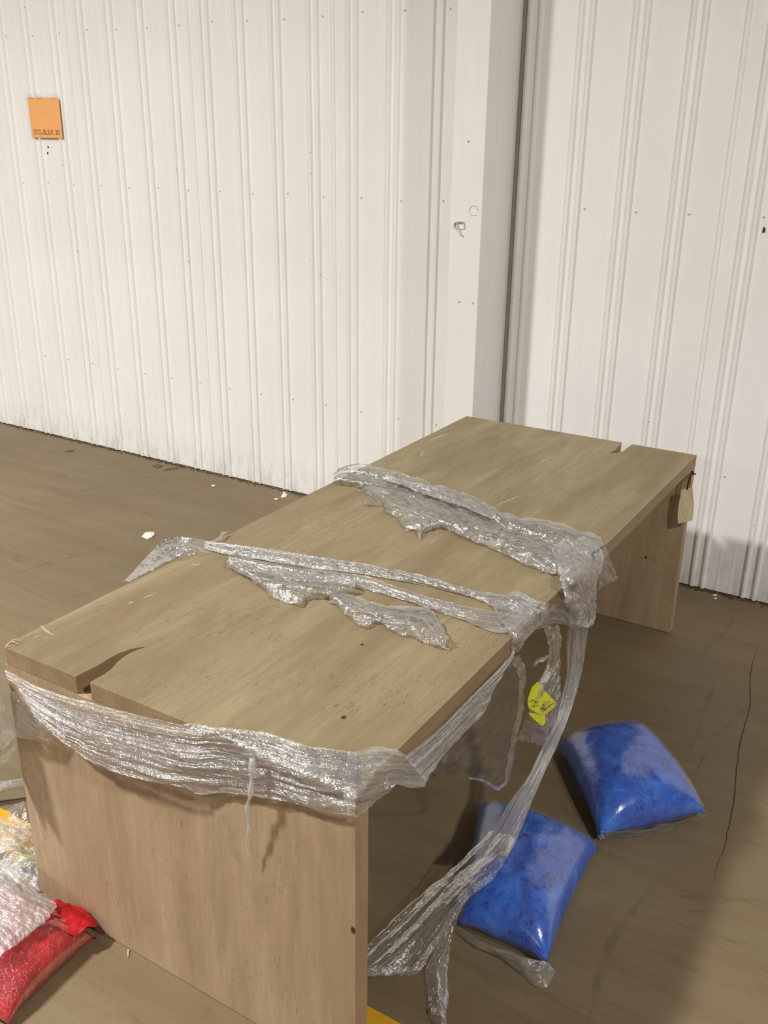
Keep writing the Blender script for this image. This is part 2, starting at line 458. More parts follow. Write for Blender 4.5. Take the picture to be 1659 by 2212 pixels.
# ------------------------------------------------------------------ the table
TW, TL, TH, TT = .998, 2.407, .760, .047
table = empty('dining_table', (TW / 2, TL / 2, 0))
tag(table, 'long pale brown wooden table with panel legs and a split notch at each end', 'table')
M_TOP = mat_wood('wood_top', 1, .83); M_LEG = mat_wood('wood_leg', 2, 1.07, .8, ((152, 128, 99), (171, 147, 117), (185, 163, 133)))
out = [(.0, .010), (.004, .008), (.010, .0)] + [(.251, .0), (.2535, .030), (.2565, .060), (.2545, .100), (.256, .125), (.265, .155), (.288, .187), (.2775, .152), (.276, .128), (.281, .098), (.2935, .062), (.2965, .045), (.296, .0)] + \
      [(TW, 0), (TW, TL), (.741, TL), (.741, 2.305), (.7365, 2.275), (.722, 2.255), (.700, 2.243), (.709, 2.275), (.7105, 2.310), (.706, 2.335), (.7075, 2.36), (.699, 2.375), (.699, TL), (0, TL)]
bm = prism(out, TH - TT, TH, .0012)
ttop = bm_obj('tabletop', bm, M_TOP, table)
M_EDGE = mat_wood('wood_edge', 1, .92, .7, ((148, 124, 94), (164, 140, 108), (178, 155, 124)))
ttop.data.materials.append(M_EDGE)
for _p in ttop.data.polygons:
    if abs(_p.normal.z) < .7: _p.material_index = 1
for y0, y1 in ((.0005, TT), (TL - TT, TL - .0005)):
    bm = bmesh.new(); bm_box(bm, (.0005, y0, .0022), (TW - .0005, y1, TH - TT - .0003), .0012)
    bm_obj('panel_leg', bm, M_LEG, table)
# splintered corner and a knot at the near end
M_SPLINTER = mat_plain('raw_splinter', srgb(200, 176, 142), .7, .2)
for k, (a, b, c) in enumerate((((.006, .012, .760), (.012, .020, .767), (.030, .022, .763)), ((.004, .006, .757), (.018, .004, .764), (.034, .006, .761)), ((.002, .02, .758), (.006, .03, .765), (.02, .038, .762)))):
    v, f = tube_mesh([a, b, c],   .0016, 5, 10, lambda t: 1.1 - .8 * t); mesh_obj('splinter', v, f, M_SPLINTER, ttop)
def rub(px, w, n=10):
    P = [zat(x, y, TH + .0002) for x, y in px]
    vs, fs = [], []
    P = catmull(P, n)
    for i, p in enumerate(P):
        d = (P[min(i + 1, n - 1)] - P[max(i - 1, 0)]).normalized(); sd = Vector((-d.y, d.x, 0)) * w * (.3 + .7 * math.sin(math.pi * (i + .3) / n)) * .5
        vs += [p + sd, p - sd]
    for i in range(n - 1): fs.append([2 * i, 2 * i + 1, 2 * i + 3, 2 * i + 2])
    mesh_obj('scrape_mark', vs, fs, M_RUB, ttop)
M_RUB = mat_plain('scraped_wood', srgb(176, 158, 126), .7, .2, 200, .2)
for px, w in ((((88, 1351), (98, 1361), (114, 1371)), .007), (((925, 952), (945, 944), (965, 936)), .012), (((910, 984), (912, 978), (918, 974)), .008),
              (((1165, 1002), (1180, 992), (1196, 985), (1222, 986)), .005), (((1150, 1038), (1170, 1044), (1186, 1046)), .004), (((1068, 1094), (1085, 1086), (1120, 1072)), .006),
              (((1064, 913), (1067, 908), (1068, 904)), .006), (((276, 1305), (282, 1302), (288, 1300)), .006), (((415, 1217), (423, 1221), (432, 1217)), .007), (((306, 1294), (320, 1288), (338, 1280)), .005),
              (((73, 1378), (80, 1374), (88, 1371)), .004)):
    rub(px, w)
M_KNOT = mat_plain('dark_knot', srgb(74, 56, 38), .8, .1)
def knot(p, ax, r, parent=table):
    vs = [p]; 
    for k in range(9):
        a = 2 * math.pi * k / 9; w = r * (1 + .5 * noise.noise(Vector((p.x * 50, k * 1.3, p.z * 40))))
        q = Vector(p); i, j = [(1, 2), (0, 2), (0, 1)][ax]
        q[i] += w * math.cos(a); q[j] += w * math.sin(a) * (1.5 if ax != 2 else 1.3); vs.append(q)
    mesh_obj('knot', vs, [[0, 1 + k, 1 + (k + 1) % 9] for k in range(9)], M_KNOT, parent)
knot(at(763, 2010, 1, -.0006), 1, .0055); knot(at(1395, 1204, 1, TL - TT - .0006), 1, .004); knot(zat(782, 1392, TH + .0003), 2, .004); knot(zat(743, 1549, TH + .0003), 2, .005)

# ------------------------------------------------------------------ stretch wrap
FILM = mat_film('stretch_film', .05, .40, gloss=.7, spark=.18)
FILM_DENSE = mat_film('stretch_film_pleated', .07, .48, streak=(1.8, 50), gloss=.8, bump=.85, spark=.22)
FILM_THIN = mat_film('stretch_film_thin', .03, .18, streak=(3, 26), gloss=.5, bump=.5, spark=.14)
FILM_STRIP = mat_film('stretch_film_strip', .05, .34, streak=(1.6, 60), gloss=.4, bump=.6)
FILM_CLEAR = mat_film('stretch_film_clear', .004, .035, streak=(4, 18), gloss=.09, bump=.35, crumple=(16, 9))
def rib_noise(u, v, seed, fu, fv):
    return noise.noise(Vector((u * fu, v * fv, seed))) + .5 * noise.noise(Vector((u * fu * 2.1, v * fv * 2.3, seed + 4.7)))
def sheet(name, rails, nu, nv, mat, parent=None, amp=.004, fu=3.0, fv=34.0, crumple=.003, cf=22.0, seed=0.0, pin=.0, ragged=0.0, zmin=None, origin=None, lift=.0):
    """a film stretched between rails (polylines running along its length), pleated along the length and crumpled"""
    R = [catmull(r, nu) for r in rails]
    cols = [catmull([r[i] for r in R], nv) if len(R) > 2 else [R[0][i].lerp(R[1][i], j / (nv - 1)) for j in range(nv)] for i in range(nu)]
    ul = [0.0]
    mid = [c[nv // 2] for c in cols]
    for a, b in zip(mid, mid[1:]): ul.append(ul[-1] + (b - a).length)
    vs, uv = [], []
    for i in range(nu):
        vl = 0.0
        for j in range(nv):
            p = cols[i][j]
            if j: vl += (cols[i][j] - cols[i][j - 1]).length
            a = cols[min(i + 1, nu - 1)][j] - cols[max(i - 1, 0)][j]
            b = cols[i][min(j + 1, nv - 1)] - cols[i][max(j - 1, 0)]
            n = a.cross(b)
            if n.length > 1e-12: n.normalize()
            if n.dot(CAM - p) < 0: n = -n
            w = 1.0
            if pin: w = min(1.0, min(i, nu - 1 - i) / (nu * pin) + .15)
            h = amp * abs(rib_noise(ul[i], vl, seed, fu, fv)) * 1.6 + crumple * noise.noise(p * cf + Vector((seed, 0, 0))) + crumple * .6 * noise.noise(p * cf * 2.7 + Vector((0, seed, 0)))
            q = p + n * (h * w + crumple * .8 + lift)
            if ragged:
                e = min(i, nu - 1 - i, ) / max(1, nu - 1); g = min(j, nv - 1 - j) / max(1, nv - 1)
                k = max(0, 1 - g * 9)
                q = q + b.normalized() * (ragged * k * noise.noise(Vector((ul[i] * 40, (j > nv / 2) * 7.7, seed))))
                k = max(0, 1 - e * 9)
                q = q + a.normalized() * (ragged * k * noise.noise(Vector((vl * 60, (i > nu / 2) * 5.5, seed + 2))))
            if zmin is not None: q.z = max(q.z, zmin)
            vs.append(q); uv.append((ul[i], vl + seed * .37))
    fs = [[i * nv + j, i * nv + j + 1, (i + 1) * nv + j + 1, (i + 1) * nv + j] for i in range(nu - 1) for j in range(nv - 1)]
    return mesh_obj(name, vs, fs, mat, parent, True, origin, uv)
def rope(name, left, right, nu, ns, mat, parent=None, flat=.45, pleats=9, seed=0.0, amp=.22, zmin=None):
    """a bunched strand of film: a flattened pleated tube between a left and a right outline"""
    L = catmull(left, nu); Rr = catmull(right, nu)
    vs, uv = [], []; ulen = 0.0
    for i in range(nu):
        c = (L[i] + Rr[i]) / 2; s = (Rr[i] - L[i]) / 2
        d = ((L[min(i + 1, nu - 1)] + Rr[min(i + 1, nu - 1)]) - (L[max(i - 1, 0)] + Rr[max(i - 1, 0)])).normalized()
        n = (CAM - c).normalized()
        s = s - n * s.dot(n)
        if i: ulen += (c - cprev).length
        cprev = c
        for k in range(ns):
            t = 2 * math.pi * k / ns
            r = 1 + amp * noise.noise(Vector((math.cos(t) * pleats * .5, math.sin(t) * pleats * .5, ulen * 3.2 + seed))) + amp * .5 * noise.noise(Vector((math.cos(t) * pleats, math.sin(t) * pleats, ulen * 9 + seed)))
            q = c + s * (math.cos(t) * r * .92) + n * (math.sin(t) * r * flat * s.length)
            if zmin is not None: q.z = max(q.z, zmin)
            vs.append(q); uv.append((ulen, s.length * 2 * abs(t - math.pi)))
    fs = [[i * ns + k, i * ns + (k + 1) % ns, (i + 1) * ns + (k + 1) % ns, (i + 1) * ns + k] for i in range(nu - 1) for k in range(ns)]
    return mesh_obj(name, vs, fs, mat, parent, True, None, uv)
def yat(x, y, v): return at(x, y, 1, v)
def xat(x, y, v): return at(x, y, 0, v)
T0 = TH + .0015
def top(*px, z=T0): return [zat(x, y, z) for x, y in px]

# --- band round the near end of the table
bn = empty('stretch_wrap_band', (TW / 2, -.02, .70))
tag(bn, 'clear stretch film band wrapped round the near end of the table, sagging to the left', 'plastic wrap')
up_px = [(10, 1445), (96, 1488), (193, 1516), (289, 1541), (386, 1562), (430, 1573), (458, 1577), (520, 1582), (579, 1589), (651, 1612), (720, 1620), (771, 1628)]
up = [yat(x, y, -.016) for x, y in up_px[:5]] + [yat(430, 1573, -.006)] + [zat(x, y, TH + .005) for x, y in up_px[6:]]
edge_px = [(20, 1470), (110, 1520), (205, 1556), (300, 1585), (395, 1608), (470, 1618), (530, 1640), (600, 1664), (650, 1686), (700, 1706), (735, 1721), (770, 1735)]
edge = [yat(x, y, -.024 if x < 420 else -.006) for x, y in edge_px]
m1_px = [(45, 1495), (130, 1545), (215, 1590), (310, 1620), (400, 1645), (470, 1656), (530, 1666), (600, 1694), (650, 1710), (700, 1727), (735, 1738), (769, 1749)]
m1 = [yat(x, y, -.034 if x < 420 else -.012) for x, y in m1_px]
lo_px = [(75, 1545), (135, 1598), (200, 1645), (299, 1679), (380, 1696), (434, 1708), (530, 1714), (590, 1724), (640, 1734), (690, 1746), (730, 1755), (768, 1763)]
lo = [yat(x, y, -.040 if x < 420 else -.012) for x, y in lo_px]
corner = [(a + b) / 2 for a, b in zip(up[:5], edge[:5])] + [Vector((p.x, -.008, TH + .007)) for p in edge[5:]]
sheet('film_band', [up, corner, edge, m1, lo], 200, 100, FILM_DENSE, bn, .006, 1.6, 46, .0028, 26, 1.3, .06)
# taut inner pleats of the same band
sheet('film_band_layer', [[p + Vector((0, .006, -.004)) for p in edge], [p + Vector((0, .010, 0)) for p in m1], [p + Vector((0, .012, .006)) for p in lo[:3]] + [p + Vector((0, .008, .012)) for p in lo[3:]]], 150, 60, FILM_THIN, bn, .004, 1.4, 60, .002, 30, 5.1)
# loose loop hanging below the left corner and the part gone round the left side
sheet('film_loop', [[yat(6, 1478, -.012), yat(40, 1497, -.018), yat(80, 1520, -.022), yat(108, 1548, -.022)],
                    [yat(4, 1530, -.014), yat(40, 1548, -.03), yat(85, 1562, -.034), yat(112, 1568, -.024)],
                    [yat(0, 1574, -.012), yat(30, 1587, -.03), yat(66, 1596, -.036), yat(108, 1597, -.024), yat(118, 1588, -.02)]], 70, 40, FILM_THIN, bn, .004, 6, 40, .004, 30, 2.2)
sheet('film_turn', [[yat(10, 1447, -.014), xat(-4, 1452, -.012), xat(-30, 1440, -.015), xat(-90, 1415, -.02)],
                    [yat(8, 1500, -.016), xat(-6, 1512, -.03), xat(-40, 1505, -.04), xat(-90, 1490, -.03)],
                    [yat(34, 1590, -.012), xat(12, 1615, -.03), xat(-10, 1640, -.04), xat(-90, 1650, -.03)]], 60, 60, FILM, bn, .005, 5, 30, .005, 26, 3.4)
sheet('film_flap', [[xat(37, 1600, -.004), xat(20, 1618, -.02), xat(0, 1632, -.03), xat(-40, 1650, -.03)], [xat(37, 1613, -.004), xat(20, 1636, -.02), xat(0, 1656, -.03), xat(-40, 1690, -.03)]], 40, 20, FILM, bn, .004, 6, 60, .003, 30, 7.4)
# folded over the right-hand corner, flaring off the side
XS = TW + .004
sheet('film_corner', [[zat(752, 1626, TH + .007), zat(775, 1627, TH + .006), zat(800, 1622, TH + .004), zat(831, 1620, TH + .004), zat(852, 1622, TH + .003)],
                      [Vector((.980, -.012, TH + .006)), Vector((TW + .006, -.006, TH + .006)), xat(800, 1680, XS + .002), xat(830, 1649, XS), xat(860, 1625, XS)],
                      [yat(752, 1727, -.014), yat(769, 1735, -.014), xat(775, 1735, XS + .004), xat(805, 1705, XS + .006), xat(845, 1672, XS + .014), xat(899, 1660, XS + .03)],
                      [yat(752, 1758, -.014), yat(768, 1763, -.014), xat(774, 1760, XS + .004), xat(809, 1729, XS + .010), xat(836, 1711, XS + .02), xat(852, 1698, XS + .03), xat(885, 1704, XS + .045), xat(915, 1700, XS + .05), xat(919, 1684, XS + .045)]], 70, 60, FILM, bn, .003, 5, 40, .004, 30, 8.8)
# thin twisted end dangling on the leg
v, f = tube_mesh([yat(545, 1640, -.034), yat(543, 1680, -.036), yat(541, 1715, -.036), yat(534, 1745, -.032), yat(538, 1790, -.026), yat(533, 1820, -.022), yat(540, 1850, -.016), yat(545, 1866, -.012)], .0042, 6, 60,
                 lambda t: (1.4 - 1.0 * t) * (1 + .35 * math.sin(t * 31)))
mesh_obj('twisted_end', v, f, mat_film('twisted_film', .35, .75, streak=(20, 60), gloss=.6, bump=.5), bn, True, None, [(i / 6 * .008, (i % 6) * .01) for i in range(len(v))])

# --- long thin strip that runs from the near corner under the right edge, with the clear sheet below it
ss = empty('stretch_wrap_strip', (TW + .02, .40, .66))
tag(ss, 'milky strip of stretch film slanting below the right edge of the tabletop', 'plastic wrap')
sheet('film_strip', [[xat(1108, 1404, XS + .010), xat(1083, 1434, XS + .012), xat(1006, 1508, XS + .012), xat(958, 1557, XS + .012), xat(900, 1610, XS + .014), xat(870, 1634, XS + .02)],
                     [xat(1106, 1422, XS + .012), xat(1069, 1484, XS + .02), xat(1040, 1542, XS + .02), xat(996, 1590, XS + .022), xat(948, 1643, XS + .03), xat(917, 1690, XS + .045)]], 110, 44, FILM_STRIP, ss, .004, 2.0, 70, .002, 30, 11.5)
cs = empty('clear_film_sheet', (TW + .01, .55, .45))
tag(cs, 'torn see-through film sheet hanging under the table edge between strip and thick strand', 'plastic wrap')
sheet('clear_sheet', [[xat(1104, 1416, XS + .006), xat(1040, 1500, XS), xat(960, 1585, XS), xat(915, 1640, XS)],
                      [xat(1126, 1470, XS + .004), xat(1080, 1560, XS - .004), xat(1000, 1640, XS - .006), xat(935, 1668, XS - .002)],
                      [xat(1118, 1550, XS + .002), xat(1105, 1640, XS - .006), xat(1078, 1690, XS - .01), xat(1040, 1688, XS - .01), xat(990, 1672, XS - .008), xat(930, 1680, XS)]], 70, 60, FILM_CLEAR, cs, .006, 4, 18, .008, 14, 12.1, 0, .012)
sheet('torn_edge', [[xat(1098, 1420, XS + .010), xat(1112, 1446, XS + .012), xat(1118, 1484, XS + .010), xat(1110, 1540, XS + .008), xat(1100, 1600, XS), xat(1092, 1650, XS - .004), xat(1080, 1694, XS - .01)],
                    [xat(1118, 1412, XS + .012), xat(1131, 1446, XS + .014), xat(1130, 1484, XS + .012), xat(1122, 1545, XS + .008), xat(1108, 1602, XS), xat(1105, 1650, XS - .004), xat(1086, 1696, XS - .01)]], 80, 18, FILM_THIN, cs, .004, 8, 60, .005, 30, 13.4, 0, .006)
sheet('torn_rim', [[xat(1086, 1690, XS - .008), xat(1070, 1697, XS - .01), xat(1050, 1686, XS - .01), xat(1030, 1680, XS - .01), xat(1008, 1678, XS - .008)],
                   [xat(1086, 1700, XS - .008), xat(1070, 1706, XS - .01), xat(1050, 1694, XS - .01), xat(1030, 1685, XS - .01), xat(1008, 1682, XS - .008)]], 40, 10, FILM, cs, .003, 10, 60, .003, 40, 14.1)

# --- middle band across the top
bmid = empty('stretch_wrap_band', (TW / 2, .85, TH))
tag(bmid, 'loose crumpled film band across the middle of the tabletop with a torn tail', 'plastic wrap')
M_UP = [(444, 1171), (480, 1178), (560, 1187), (615, 1194), (711, 1208), (800, 1222), (900, 1242), (1009, 1274), (1060, 1282), (1093, 1286), (1117, 1281), (1140, 1290), (1168, 1305)]
M_MID = [(440, 1184), (490, 1198), (560, 1210), (620, 1222), (700, 1232), (787, 1241), (850, 1252), (900, 1259), (960, 1273), (1010, 1288), (1045, 1302), (1080, 1318), (1148, 1330)]
sheet('film_band', [top(*M_UP, z=TH + .006), top(*[((a + c) / 2, (b + d) / 2) for (a, b), (c, d) in zip(M_UP, M_MID)], z=TH + .012), top(*M_MID, z=TH + .004)], 190, 44, FILM_DENSE, bmid, .005, 1.6, 60, .0025, 30, 21.2, .04)
M_LOU = [(493, 1199), (560, 1212), (640, 1226), (720, 1236), (787, 1246), (850, 1267), (950, 1297), (1040, 1318), (1090, 1324), (1140, 1332)]
M_LOL = [(495, 1222), (560, 1240), (640, 1256), (720, 1262), (780, 1272), (840, 1289), (925, 1316), (997, 1340), (1040, 1358), (1081, 1369), (1106, 1364)]
sheet('film_band_lower', [top(*M_LOU, z=TH + .004), top(*M_LOL, z=TH + .003)], 170, 40, FILM, bmid, .004, 1.5, 70, .002, 30, 22.9)
# flap puckered towards the camera
F1U = [(493, 1206), (560, 1226), (640, 1242), (700, 1250), (740, 1254), (765, 1262)]
F1M = [(494, 1214), (550, 1246), (610, 1268), (680, 1276), (730, 1272), (768, 1268)]
F1L = [(494, 1224), (529, 1234), (563, 1263), (588, 1290), (608, 1299), (650, 1310), (653, 1294), (707, 1289), (750, 1284), (768, 1274)]
sheet('film_flap', [top(*F1U, z=TH + .008), top(*F1M, z=TH + .022), top(*F1L, z=TH + .003)], 110, 50, FILM, bmid, .006, 4, 40, .005, 26, 24.2, 0, .004)
# torn tail lying on the wood
F2U = [(709, 1289), (750, 1288), (789, 1300), (840, 1312), (876, 1317), (913, 1316), (938, 1328), (950, 1350), (964, 1378)]
F2L = [(713, 1294), (731, 1308), (770, 1346), (790, 1358), (797, 1344), (816, 1341), (840, 1358), (876, 1376), (930, 1393), (972, 1400)]
sheet('film_tail', [top(*F2U, z=TH + .004), top(*[((a + c) / 2, (b + d) / 2) for (a, b), (c, d) in zip(F2U, [F2L[i] for i in (0, 1, 2, 4, 6, 7, 8, 8, 9)])], z=TH + .016), top(*F2L, z=TH + .004)], 110, 44, FILM, bmid, .006, 4, 40, .005, 28, 25.7, 0, .006)
sheet('film_tail_end', [top((930, 1388), (945, 1386), (962, 1379), z=TH + .004), top((932, 1396), (950, 1402), (974, 1399), z=TH + .003)], 20, 12, FILM_THIN, bmid, .002, 10, 60, .003, 40, 25.9, 0, .006)
# film standing off over the left edge
sheet('film_loop', [[zat(444, 1172, TH + .008), zat(420, 1166, TH + .02), zat(395, 1163, TH + .02), zat(365, 1168, TH), zat(345, 1180, TH - .01), zat(318, 1205, TH - .01), zat(290, 1236, TH - .005), zat(264, 1262, TH)],
                    [zat(446, 1184, TH + .006), zat(415, 1186, TH + .018), zat(388, 1192, TH + .016), zat(366, 1202, TH), zat(345, 1213, TH - .01), zat(325, 1226, TH - .01), zat(300, 1241, TH - .004), zat(272, 1260, TH + .002)],
                    [zat(452, 1197, TH + .004), zat(423, 1198, TH + .008), zat(395, 1205, TH + .006), zat(371, 1212, TH + .004), zat(352, 1222, TH + .002), zat(330, 1234, TH + .002), zat(306, 1245, TH + .002), zat(276, 1262, TH + .002)]], 90, 34, FILM_THIN, bmid, .005, 6, 60, .004, 30, 26.3)
sheet('film_wisp', [[zat(448, 1172, TH + .006), zat(462, 1166, TH + .01), zat(475, 1157, TH + .014), zat(478, 1150, TH + .016)], [zat(456, 1174, TH + .006), zat(476, 1166, TH + .008), zat(484, 1156, TH + .012), zat(496, 1150, TH + .010)]], 24, 10, FILM, bmid, .002, 10, 60, .002, 40, 27.1)
sheet('film_edge_fold', [top((444, 1170), (500, 1177), (580, 1188), (660, 1199), (740, 1211), z=TH + .012), top((444, 1176), (500, 1184), (580, 1195), (660, 1206), (740, 1217), z=TH + .009)], 90, 10, FILM_DENSE, bmid, .002, 1.2, 120, .001, 30, 28.6)
# where it folds over the right-hand edge
sheet('film_corner', [[zat(1062, 1308, TH + .006), zat(1090, 1295, TH + .007), zat(1116, 1280, TH + .008), zat(1150, 1296, TH + .005), zat(1176, 1304, TH + .004)],
                      [zat(1080, 1345, TH + .005), zat(1100, 1335, TH + .006), zat(1125, 1325, TH + .006), zat(1150, 1322, TH + .005), zat(1180, 1310, TH + .004)],
                      [zat(1104, 1364, TH + .004), xat(1112, 1370, XS + .004), xat(1130, 1352, XS + .006), xat(1155, 1328, XS + .008), xat(1184, 1305, XS + .008)],
                      [xat(1106, 1420, XS + .008), xat(1118, 1402, XS + .010), xat(1140, 1376, XS + .014), xat(1160, 1352, XS + .012), xat(1178, 1330, XS + .010)]], 60, 50, FILM, bmid, .004, 5, 40, .004, 28, 29.4)

# --- film draped between the two bands, carrying a yellow sticker
bd = empty('hanging_film', (TW + .02, .85, .60))
tag(bd, 'thin film curtain with torn holes hanging from the table edge around the yellow sticker', 'plastic wrap')
sheet('film_curtain', [[xat(1172, 1318, XS + .008), xat(1200, 1304, XS + .010), xat(1225, 1310, XS + .016), xat(1250, 1340, XS + .02)],
                       [xat(1160, 1345, XS + .010), xat(1196, 1335, XS + .014), xat(1222, 1340, XS + .02), xat(1245, 1352, XS + .022)],
                       [xat(1150, 1362, XS + .012), xat(1180, 1352, XS + .016), xat(1215, 1348, XS + .02), xat(1240, 1362, XS + .022)]], 50, 40, FILM_THIN, bd, .004, 6, 40, .006, 24, 31.2)
sheet('film_tongue', [[xat(1170, 1352, XS + .014), xat(1182, 1400, XS + .016), xat(1176, 1440, XS + .018), xat(1160, 1470, XS + .02), xat(1142, 1510, XS + .02), xat(1132, 1545, XS + .02)],
                      [xat(1192, 1350, XS + .016), xat(1196, 1400, XS + .02), xat(1190, 1440, XS + .022), xat(1180, 1475, XS + .024), xat(1165, 1520, XS + .024), xat(1150, 1560, XS + .022)],
                      [xat(1206, 1350, XS + .018), xat(1206, 1410, XS + .02), xat(1208, 1460, XS + .022), xat(1204, 1500, XS + .022), xat(1198, 1550, XS + .02), xat(1178, 1590, XS + .02)]], 60, 36, FILM_THIN, bd, .006, 4, 40, .005, 26, 32.4, 0, .006)
sheet('film_hook', [[xat(1186, 1410, XS + .016), xat(1170, 1418, XS + .02), xat(1154, 1426, XS + .02), xat(1150, 1438, XS + .02)], [xat(1184, 1420, XS + .016), xat(1172, 1427, XS + .02), xat(1160, 1433, XS + .02), xat(1154, 1440, XS + .02)]], 24, 10, FILM_THIN, bd, .003, 10, 60, .003, 40, 33.1)
sheet('film_rag', [[xat(1130, 1545, XS + .012), xat(1150, 1560, XS + .014), xat(1180, 1585, XS + .016), xat(1196, 1610, XS + .016)],
                   [xat(1110, 1600, XS + .008), xat(1128, 1598, XS + .010), xat(1160, 1610, XS + .012), xat(1185, 1628, XS + .014)]], 40, 30, FILM_THIN, bd, .005, 8, 30, .007, 24, 34.7, 0, .012)

# --- far band with the long strand
bf = empty('stretch_wrap_band', (TW / 2, 1.45, TH))
tag(bf, 'crumpled film band across the far half of the tabletop, bunched over the right edge', 'plastic wrap')
B_UP = [(720, 1033), (740, 1017), (777, 1009), (835, 1021), (874, 1030), (931, 1048), (1020, 1077), (1060, 1100), (1108, 1121), (1169, 1128), (1217, 1141), (1282, 1162), (1304, 1180)]
B_LO = [(719, 1037), (739, 1044), (783, 1054), (806, 1073), (831, 1090), (841, 1108), (864, 1123), (876, 1142), (905, 1148), (943, 1134), (970, 1148), (1020, 1171), (1043, 1178), (1087, 1197), (1152, 1230), (1202, 1240), (1217, 1247)]
B_M1 = [(722, 1032), (750, 1027), (800, 1034), (850, 1050), (900, 1072), (960, 1090), (1020, 1110), (1080, 1138), (1140, 1160), (1190, 1176), (1240, 1196), (1262, 1215)]
B_M0 = [(722, 1031), (746, 1020), (790, 1020), (845, 1034), (890, 1048), (945, 1067), (1020, 1094), (1070, 1116), (1120, 1138), (1180, 1152), (1228, 1166), (1284, 1195)]
B_M2 = [(720, 1035), (745, 1037), (795, 1046), (835, 1072), (865, 1098), (915, 1118), (975, 1128), (1040, 1150), (1100, 1175), (1165, 1202), (1215, 1218), (1240, 1232)]
sheet('film_band', [top(*B_UP, z=TH + .003), top(*B_M0, z=TH + .026), top(*B_M1, z=TH + .010), top(*B_M2, z=TH + .024), top(*B_LO, z=TH + .003)], 200, 80, FILM, bf, .008, 2.2, 30, .008, 24, 41.3, .03, .004)
sheet('film_layer', [top((835, 1030), (900, 1045), (960, 1062), (1020, 1085), (1070, 1110), z=TH + .022), top((830, 1038), (890, 1060), (950, 1082), (1010, 1102), (1062, 1124), z=TH + .030)], 70, 16, FILM_DENSE, bf, .005, 3, 60, .004, 30, 42.1)
sheet('film_scrap', [top((770, 1058), (795, 1062), (822, 1082), (838, 1098), z=TH + .003), top((786, 1080), (790, 1095), (808, 1094), (834, 1096), z=TH + .003)], 40, 26, FILM_THIN, bf, .003, 6, 50, .005, 30, 43.8, 0, .006)
sheet('film_lip', [top((872, 1138), (895, 1132), (912, 1138), (914, 1150), z=TH + .014), top((876, 1144), (895, 1145), (903, 1152), (908, 1166), z=TH + .003)], 30, 16, FILM_DENSE, bf, .003, 10, 60, .004, 40, 44.5)
# bunch falling over the edge
sheet('film_bunch', [[zat(1190, 1190, TH + .022), zat(1215, 1172, TH + .024), zat(1245, 1168, TH + .020), zat(1280, 1172, TH + .010)],
                     [zat(1205, 1225, TH + .020), zat(1228, 1215, TH + .026), zat(1255, 1205, TH + .024), xat(1300, 1195, XS + .014)],
                     [zat(1214, 1247, TH + .010), xat(1232, 1252, XS + .028), xat(1258, 1240, XS + .034), xat(1292, 1236, XS + .022)],
                     [xat(1217, 1286, XS + .020), xat(1238, 1290, XS + .040), xat(1262, 1285, XS + .040), xat(1282, 1280, XS + .020)],
                     [xat(1242, 1326, XS + .024), xat(1252, 1330, XS + .040), xat(1268, 1330, XS + .040), xat(1281, 1328, XS + .020)],
                     [xat(1228, 1350, XS + .024), xat(1245, 1352, XS + .040), xat(1260, 1352, XS + .040), xat(1272, 1350, XS + .024)]], 70, 110, FILM_DENSE, bf, .008, 24, 5, .006, 26, 45.2, 0, .003)
sheet('film_side_flap', [[xat(1304, 1181, XS + .004), xat(1312, 1208, XS + .014), xat(1324, 1228, XS + .018), xat(1333, 1248, XS + .02)],
                         [xat(1276, 1200, XS + .012), xat(1284, 1225, XS + .018), xat(1290, 1250, XS + .02), xat(1284, 1275, XS + .02)]], 40, 34, FILM_THIN, bf, .004, 8, 30, .006, 28, 46.4, 0, .006)

st = empty('film_strand', (1.0, .90, .35))
tag(st, 'thick rope of bunched stretch film hanging from the table edge down to the floor', 'plastic wrap')
SL = [((1236, 1305), None, .024), ((1230, 1340), None, .026), ((1225, 1380), None, .024), ((1224, 1446), None, .03), ((1211, 1504), None, .03), ((1194, 1566), None, .03), ((1168, 1619), .30, 0), ((1141, 1675), .245, 0), ((1105, 1728), .205, 0), ((1062, 1795), .165, 0), ((1018, 1846), .135, 0), ((975, 1882), .105, 0), ((931, 1918), .075, 0)]
SR = [((1270, 1305), None, .024), ((1269, 1340), None, .026), ((1267, 1380), None, .024), ((1261, 1430), None, .03), ((1245, 1494), None, .03), ((1228, 1547), None, .03), ((1208, 1600), .30, 0), ((1180, 1660), .245, 0), ((1155, 1722), .205, 0), ((1128, 1790), .175, 0), ((1100, 1850), .165, 0), ((1058, 1900), .160, 0), ((1000, 1945), .125, 0)]
def srail(S): return [xat(p[0], p[1], XS + o) if z is None else zat(p[0], p[1], z) for p, z, o in S]
sl, sr = srail(SL), srail(SR)
rope('strand', sl[:11], sr[:11], 190, 44, FILM_DENSE, st, .60, 9, 51.0, .34)
# the end of the strand fans out over the bag's edge to the floor beside the near leg
FAN = [[((1062, 1795), .166), ((1018, 1846), .136), ((975, 1882), .106), ((931, 1918), .076), ((863, 1976), .045), ((798, 2041), .022), ((770, 2068), .016)],
       [((1075, 1800), .182), ((1036, 1858), .158), ((990, 1900), .126), ((940, 1946), .086), ((880, 2004), .046), ((810, 2066), .020), ((770, 2100), .014)],
       [((1090, 1805), .190), ((1050, 1868), .172), ((1000, 1918), .138), ((945, 1972), .090), ((890, 2034), .046), ((820, 2090), .018), ((770, 2116), .012)],
       [((1102, 1808), .188), ((1062, 1880), .172), ((1006, 1932), .140), ((955, 1995), .084), ((910, 2060), .038), ((868, 2100), .016), ((798, 2108), .010)],
       [((1112, 1810), .180), ((1072, 1892), .164), ((1010, 1944), .132), ((968, 2000), .080), ((935, 2050), .040), ((912, 2092), .016), ((888, 2100), .010)]]
